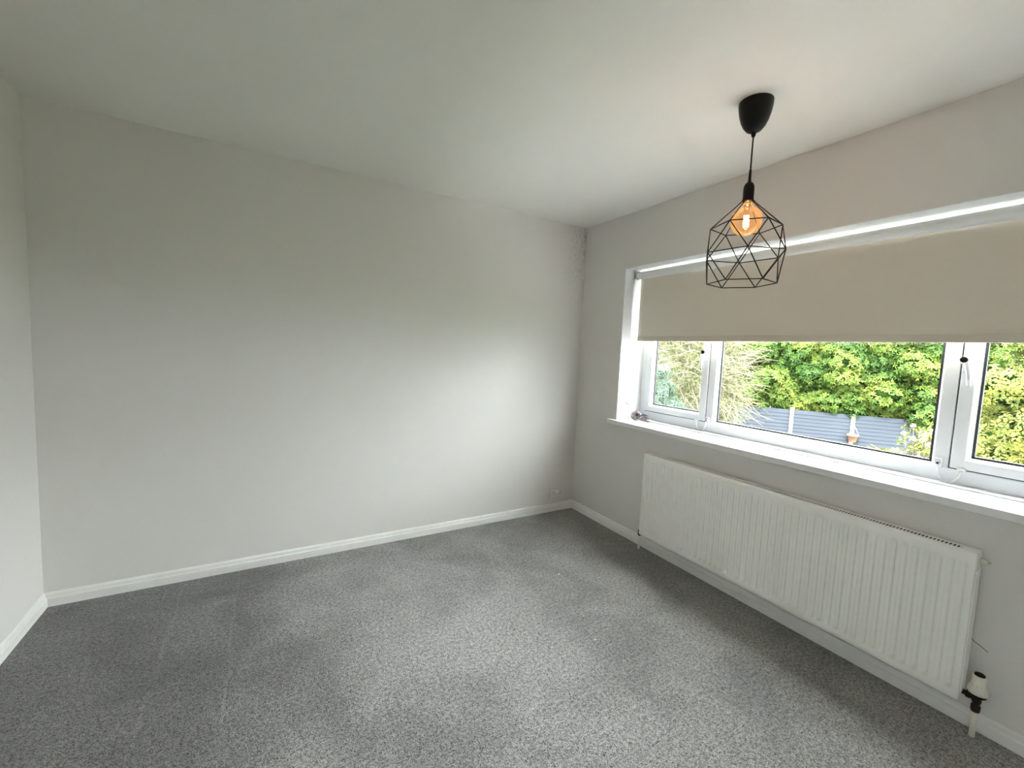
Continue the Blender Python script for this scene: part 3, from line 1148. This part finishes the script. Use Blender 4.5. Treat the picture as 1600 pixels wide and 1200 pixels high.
# --- foliage builders (all numpy, one mesh per plant = nobody can count the leaves)
def leaves_mesh(name, cen, dirs, nrms, length, width, tint, m, parent, fold=0.25):
    """each leaf is a folded four-triangle blade: base, two shoulders, tip, midrib"""
    n = len(cen)
    side = np.cross(dirs, nrms)
    side /= np.linalg.norm(side, axis=1)[:, None] + 1e-9
    nr2 = np.cross(side, dirs)
    L = length[:, None]
    Wd = width[:, None]
    v0 = cen
    v1 = cen + dirs * L * 0.45 + side * Wd * 0.5 + nr2 * Wd * fold
    v2 = cen + dirs * L - nr2 * L * 0.12
    v3 = cen + dirs * L * 0.45 - side * Wd * 0.5 + nr2 * Wd * fold
    v4 = cen + dirs * L * 0.5
    V = np.stack([v0, v1, v2, v3, v4], 1).reshape(-1, 3)
    base = (np.arange(n) * 5)[:, None]
    F = np.concatenate([base + np.array([[0, 1, 4]]), base + np.array([[1, 2, 4]]), base + np.array([[4, 2, 3]]), base + np.array([[0, 4, 3]])], 1).reshape(-1, 3)
    me = bpy.data.meshes.new(name)
    me.vertices.add(len(V))
    me.vertices.foreach_set('co', V.astype(np.float32).ravel())
    me.loops.add(F.size)
    me.loops.foreach_set('vertex_index', F.astype(np.int32).ravel())
    me.polygons.add(len(F))
    me.polygons.foreach_set('loop_start', np.arange(0, F.size, 3, dtype=np.int32))
    at = me.attributes.new('tint', 'FLOAT', 'POINT')
    at.data.foreach_set('value', np.repeat(np.clip(tint, 0, 1), 5).astype(np.float32))
    me.update()
    me.validate()
    me.materials.append(m)
    o = bpy.data.objects.new(name, me)
    C.objects.link(o)
    o['kind'] = 'stuff'
    if parent:
        link(o, parent)
    return o


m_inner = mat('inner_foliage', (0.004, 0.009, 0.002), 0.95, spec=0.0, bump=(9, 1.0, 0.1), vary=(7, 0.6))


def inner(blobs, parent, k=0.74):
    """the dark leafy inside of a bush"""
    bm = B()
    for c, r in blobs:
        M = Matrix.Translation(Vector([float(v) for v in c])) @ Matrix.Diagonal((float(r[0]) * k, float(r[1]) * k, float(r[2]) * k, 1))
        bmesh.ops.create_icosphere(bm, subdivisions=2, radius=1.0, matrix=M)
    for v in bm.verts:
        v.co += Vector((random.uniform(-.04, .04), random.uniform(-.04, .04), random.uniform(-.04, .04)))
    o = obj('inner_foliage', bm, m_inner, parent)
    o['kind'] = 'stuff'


def unit(v):
    return v / (np.linalg.norm(v, axis=-1, keepdims=True) + 1e-9)


def rosettes(cen, nrm, per, length, width, tint0, droop=0.5):
    """whorls of leaves round each shoot tip"""
    n = len(cen)
    ref = np.where(np.abs(nrm[:, 2:3]) < 0.9, np.array([[0, 0, 1.0]]), np.array([[1.0, 0, 0]]))
    a = unit(np.cross(nrm, ref))
    b = np.cross(nrm, a)
    ph = rng.uniform(0, 2 * PI, n)
    Cn, D, N, L, Wd, T = [], [], [], [], [], []
    for k in range(per):
        t = ph + 2 * PI * k / per + rng.normal(0, 0.15, n)
        out = a * np.cos(t)[:, None] + b * np.sin(t)[:, None]
        lift = rng.uniform(-0.15, 0.55, n)[:, None]
        d = unit(out + nrm * lift + np.array([[0, 0, -0.25 * droop]]))
        Cn.append(cen + out * 0.01)
        D.append(d)
        N.append(unit(nrm + out * 0.15))
        s = rng.uniform(0.75, 1.2, n)
        L.append(length * s)
        Wd.append(width * s)
        T.append(tint0 + rng.normal(0, 0.10, n))
    return [np.concatenate(q) for q in (Cn, D, N, L, Wd, T)]


def blob_points(blobs, dens, shell=0.25):
    """points and outward normals on the shells of a set of ellipsoids, hidden ones dropped"""
    Pn, Nn = [], []
    for (c, r) in blobs:
        c = np.array(c)
        r = np.array(r)
        n = int(dens * 4 * PI * ((r[0] * r[1]) ** 1.6 / 3 + (r[0] * r[2]) ** 1.6 / 3 + (r[1] * r[2]) ** 1.6 / 3) ** (1 / 1.6))
        u = unit(rng.normal(size=(n, 3)))
        p = c + u * r * (1 - shell * rng.uniform(0, 1, (n, 1)) ** 1.5)
        nn = unit(u / r)
        Pn.append(p)
        Nn.append(nn)
    P_ = np.concatenate(Pn)
    N_ = np.concatenate(Nn)
    keep = np.ones(len(P_), bool)
    for (c, r) in blobs:
        q = (P_ - np.array(c)) / (np.array(r) * (1 - shell * 1.05))
        keep &= (q ** 2).sum(1) > 1
    keep &= P_[:, 2] > GZ + 0.05
    return P_[keep], N_[keep]


CAM = np.array([-2.33, -2.85, 1.36])


def trunk(bm, a, b, r0_, r1_, n=5, jit=0.06):
    a, b = Vector(a), Vector(b)
    pts = [a.lerp(b, i / n) + Vector((random.uniform(-jit, jit), random.uniform(-jit, jit), 0)) * (0 < i < n) for i in range(n + 1)]
    tube(bm, pts, [r0_ + (r1_ - r0_) * i / n for i in range(n + 1)], 8)


# --- broad leaved hedge over the fence: four big shrubs grown together
fdn = np.array([fd.x, fd.y, 0.0])
fnn = np.array([fn.x, fn.y, 0.0])
base0 = np.array([F0.x, F0.y, 0.0])
labels = ['bright green broad leaved shrub behind the fence, nearest the pale twiggy bush',
          'bright green broad leaved shrub over the fence, between the two nearer pale posts',
          'bright green broad leaved shrub over the fence, directly above the terracotta pot',
          'bright green broad leaved shrub over the fence, hanging lowest beside the right mullion']
for i, (s0, s1, lo) in enumerate(((-3.6, 1.2, -0.75), (1.2, 3.9, -0.85), (3.9, 6.4, -0.85), (6.4, 10.2, -1.25))):
    blobs = []
    nblob = int((s1 - s0) * 15)
    for k in range(nblob):
        s = rng.uniform(s0, s1)
        zz_ = rng.uniform(lo + 0.45, 3.9)
        outd = rng.uniform(-0.55, 0.15) - 0.08 * abs(zz_ - 1.4)
        c = base0 + fdn * s + fnn * outd + np.array([0, 0, zz_])
        if i == 3 and zz_ < 0.6:
            c = c + fnn * 0.35
        rr = rng.uniform(0.38, 0.62)
        blobs.append((c, (rr, rr, rr * 0.8)))
    for s in np.arange(s0, s1, 0.9):           # solid core behind
        for zc in (0.0, 0.7, 1.4, 2.1, 2.8):
            blobs.append((base0 + fdn * (s + 0.4) - fnn * 1.0 + np.array([0, 0, zc]), (0.9, 0.9, 0.7)))
    cb_ = base0 + fdn * (s0 + s1) / 2 - fnn * 0.75
    sh = thing('broad_leaved_shrub', (float(cb_[0]), float(cb_[1]), GZ), labels[i], 'shrub', 'hedge of shrubs behind the fence')
    p_, n_ = blob_points(blobs, 64)
    face = ((CAM - p_) * n_).sum(1) > -1.5
    p_, n_ = p_[face], n_[face]
    n_ = unit(n_ + rng.normal(0, 0.25, n_.shape) + np.array([0, 0, 0.35]))
    t0 = np.clip(0.46 + 0.35 * np.sin(p_[:, 0] * 2.1 + p_[:, 2] * 2.7) * np.cos(p_[:, 1] * 1.9) + rng.normal(0, 0.2, len(p_)), 0, 1)
    a = rosettes(p_, n_, 7, 0.118, 0.042, t0)
    leaves_mesh('foliage', a[0], a[1], a[2], a[3], a[4], a[5], m_laurel, sh)
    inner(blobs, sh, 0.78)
    bm = B()
    for k in range(4):
        ss = s0 + (s1 - s0) * (k + 0.5) / 4
        q = base0 + fdn * ss - fnn * 0.8
        trunk(bm, (q[0], q[1], GZ), (q[0] + random.uniform(-0.3, 0.3), q[1] + random.uniform(-0.3, 0.3), 2.4), 0.07, 0.02)
    obj('stems', bm, m_bark, sh)

# --- pale twiggy bush in front of the hedge at the left, with a small blue green shrub beside it
def ray_at(px, py, D):
    d = f_ + r_ * ((px - 800) / 659.9113) - u_ * ((py - 600) / 659.9113)
    hd = math.hypot(d.x, d.y)
    return Vector(CAM) + d * (D / hd)


tc_ = ray_at(1072, 600, 13.2)
tw = thing('twiggy_bush', (tc_.x, tc_.y, GZ), 'pale yellowish bush of tangled twigs behind the left sash', 'bush')
n = 5200
u = unit(rng.normal(size=(n, 3)))
rad_ = rng.uniform(0.45, 1, (n, 1)) ** 0.5
cx_ = np.array([tc_.x, tc_.y, 0.75])
p_ = cx_ + u * np.array([1.45, 1.45, 2.3]) * rad_
p_ = p_[p_[:, 2] > GZ + 0.3]
n = len(p_)
dr = unit(unit(p_ - cx_) * 0.5 + rng.normal(0, 0.8, (n, 3)) + np.array([0, 0, 0.1]))
V, F, T = [], [], []
seg = 4
L = rng.uniform(0.45, 1.1, n)
cur = p_.copy()
dcur = dr.copy()
ref = unit(rng.normal(size=(n, 3)))
wd = rng.uniform(0.006, 0.0125, n)[:, None]
rings_ = []
for s_ in range(seg + 1):
    a_ = unit(np.cross(dcur, ref))
    b_ = np.cross(dcur, a_)
    k_ = wd * (1 - 0.6 * s_ / seg)
    rings_.append(np.stack([cur + a_ * k_, cur - a_ * k_ * 0.5 + b_ * k_ * 0.87, cur - a_ * k_ * 0.5 - b_ * k_ * 0.87], 1))
    cur = cur + dcur * (L / seg)[:, None]
    dcur = unit(dcur + rng.normal(0, 0.22, (n, 3)) + np.array([0, 0, -0.12]))
R_ = np.stack(rings_, 1)                     # n, seg+1, 3, 3
V = R_.reshape(-1, 3)
idx = np.arange(n)[:, None] * (3 * (seg + 1))
Fs = []
for s_ in range(seg):
    for k in range(3):
        j = (k + 1) % 3
        Fs.append(idx + np.array([[s_ * 3 + k, s_ * 3 + j, (s_ + 1) * 3 + j, (s_ + 1) * 3 + k]]))
F = np.stack(Fs, 1).reshape(-1, 4)
me = bpy.data.meshes.new('twigs')
me.vertices.add(len(V)); me.vertices.foreach_set('co', V.astype(np.float32).ravel())
me.loops.add(F.size); me.loops.foreach_set('vertex_index', F.astype(np.int32).ravel())
me.polygons.add(len(F)); me.polygons.foreach_set('loop_start', np.arange(0, F.size, 4, dtype=np.int32))
at = me.attributes.new('tint', 'FLOAT', 'POINT')
at.data.foreach_set('value', np.repeat(np.clip(rng.normal(0.6, 0.25, n), 0, 1), 3 * (seg + 1)).astype(np.float32))
me.update(); me.validate(); me.materials.append(m_twig)
o = bpy.data.objects.new('twigs', me); C.objects.link(o); o['kind'] = 'stuff'; link(o, tw)
pk = p_[rng.random(n) < 0.3]
a = rosettes(pk, unit(rng.normal(size=pk.shape)), 3, 0.06, 0.022, np.clip(rng.normal(0.55, 0.25, len(pk)), 0, 1))
leaves_mesh('foliage', *a[:5], a[5], m_twig, tw)
bm = B()
for k in range(5):
    trunk(bm, (tc_.x + random.uniform(-.2, .2), tc_.y + random.uniform(-.2, .2), GZ), (tc_.x + random.uniform(-.7, .7), tc_.y + random.uniform(-.7, .7), 1.6), 0.04, 0.01)
obj('stems', bm, m_bark, tw)


def puff_bush(name, px, py, D, rx, rz_, zc, m, label, cat, leaf=0.06, lw=0.03, nblob=60, tmean=0.5, dens=80, br_=(0.22, 0.4), per=5):
    c = ray_at(px, py, D)
    t = thing(name, (c.x, c.y, GZ), label, cat)
    blobs = [((c.x, c.y, zc), (rx * 0.72, rx * 0.72, rz_ * 0.8))]
    for k in range(nblob):
        u = unit(rng.normal(size=3))
        q = np.array([c.x, c.y, zc]) + u * np.array([rx, rx, rz_]) * rng.uniform(0.72, 0.95)
        r = rng.uniform(*br_)
        blobs.append((q, (r, r, r * 0.8)))
    p_, n_ = blob_points(blobs, dens, 0.35)
    face = ((CAM - p_) * n_).sum(1) > -1.0
    p_, n_ = p_[face], n_[face]
    n_ = unit(n_ + rng.normal(0, 0.3, n_.shape))
    # leaf tint is lighter towards the upper side of each puff
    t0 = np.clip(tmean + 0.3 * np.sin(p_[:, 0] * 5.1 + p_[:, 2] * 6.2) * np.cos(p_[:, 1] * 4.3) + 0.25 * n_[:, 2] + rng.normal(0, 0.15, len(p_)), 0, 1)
    a = rosettes(p_, n_, per, leaf, lw, t0)
    leaves_mesh('foliage', *a[:5], a[5], m, t)
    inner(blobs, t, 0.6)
    bm = B()
    for k in range(3):
        trunk(bm, (c.x + random.uniform(-.15, .15), c.y + random.uniform(-.15, .15), GZ), (c.x + random.uniform(-.3, .3), c.y + random.uniform(-.3, .3), zc), 0.06, 0.02)
    obj('stems', bm, m_bark, t)
    return t


puff_bush('blue_green_shrub', 1016, 640, 11.0, 0.75, 1.7, -0.4, m_blue, 'small pale blue green shrub at the far left of the window', 'shrub', leaf=0.07, lw=0.03, nblob=26, tmean=0.6, dens=170)
puff_bush('yellow_green_bush', 1860, 600, 8.3, 1.60, 2.7, -0.05, m_privet, 'yellow green rounded bush filling the right hand sash', 'bush', leaf=0.05, lw=0.024, nblob=110, tmean=0.5, dens=200, br_=(0.24, 0.42), per=6)


# --- low border plants with cream and pink heads by the right mullion
def flower_plant(px, py, D, label, nst, spread, h0, flowers=True, spiky=False):
    c = ray_at(px, py, D)
    t = thing('border_plant', (c.x, c.y, GZ), label, 'plant')
    bm = B()
    tips = []
    for k in range(nst):
        a = random.uniform(0, 2 * PI)
        s = random.uniform(0.1, spread)
        tip = Vector((c.x + s * math.cos(a), c.y + s * math.sin(a), c.z + random.uniform(-h0, h0)))
        midp = Vector((c.x, c.y, GZ)).lerp(tip, 0.6) + Vector((random.uniform(-.08, .08), random.uniform(-.08, .08), 0))
        tube(bm, [(c.x + random.uniform(-.1, .1), c.y + random.uniform(-.1, .1), GZ), midp, tip], [0.012, 0.009, 0.006], 5)
        tips.append(tip)
    obj('stems', bm, m_bark, t)
    P2 = np.array([tuple(q) for q in tips])
    if spiky:
        cc = np.repeat(P2, 14, 0)
        d = unit(rng.normal(size=cc.shape) * np.array([1, 1, 0.4]) + np.array([0, 0, 0.5]))
        leaves_mesh('foliage', cc, d, unit(rng.normal(size=cc.shape)), rng.uniform(0.18, 0.32, len(cc)), np.full(len(cc), 0.05), rng.uniform(0.5, 1, len(cc)), m_privet, t)
        return t
    cc = np.repeat(P2, 12, 0) + rng.normal(0, 0.09, (len(P2) * 12, 3)) + np.array([0, 0, -0.12])
    a = rosettes(cc, unit(rng.normal(size=cc.shape)), 3, 0.10, 0.045, rng.uniform(0.2, 0.9, len(cc)))
    leaves_mesh('foliage', *a[:5], a[5], m_privet, t)
    if flowers:
        for tip in tips:
            bm = B()
            for q in range(16):
                v = Vector(unit(rng.normal(size=3)))
                pc = tip + v * 0.045
                sleaf(bm, pc, pc + v.cross(Vector((0.3, 0.8, 0.5))).normalized() * 0.05, 0.04, 0.3, v)
            obj('flower_head', bm, m_pinkfl, t)
    return t


flower_plant(1438, 690, 15.5, 'tall stemmed plant with cream pink flower heads beside the right mullion', 18, 0.42, 0.42)
flower_plant(1408, 712, 15.2, 'low straggly plant with small cream flower heads in front of the fence', 10, 0.40, 0.16)
flower_plant(1382, 706, 14.6, 'yellow green spiky leaved plant in front of the dark fence', 2, 0.08, 0.05, spiky=True)
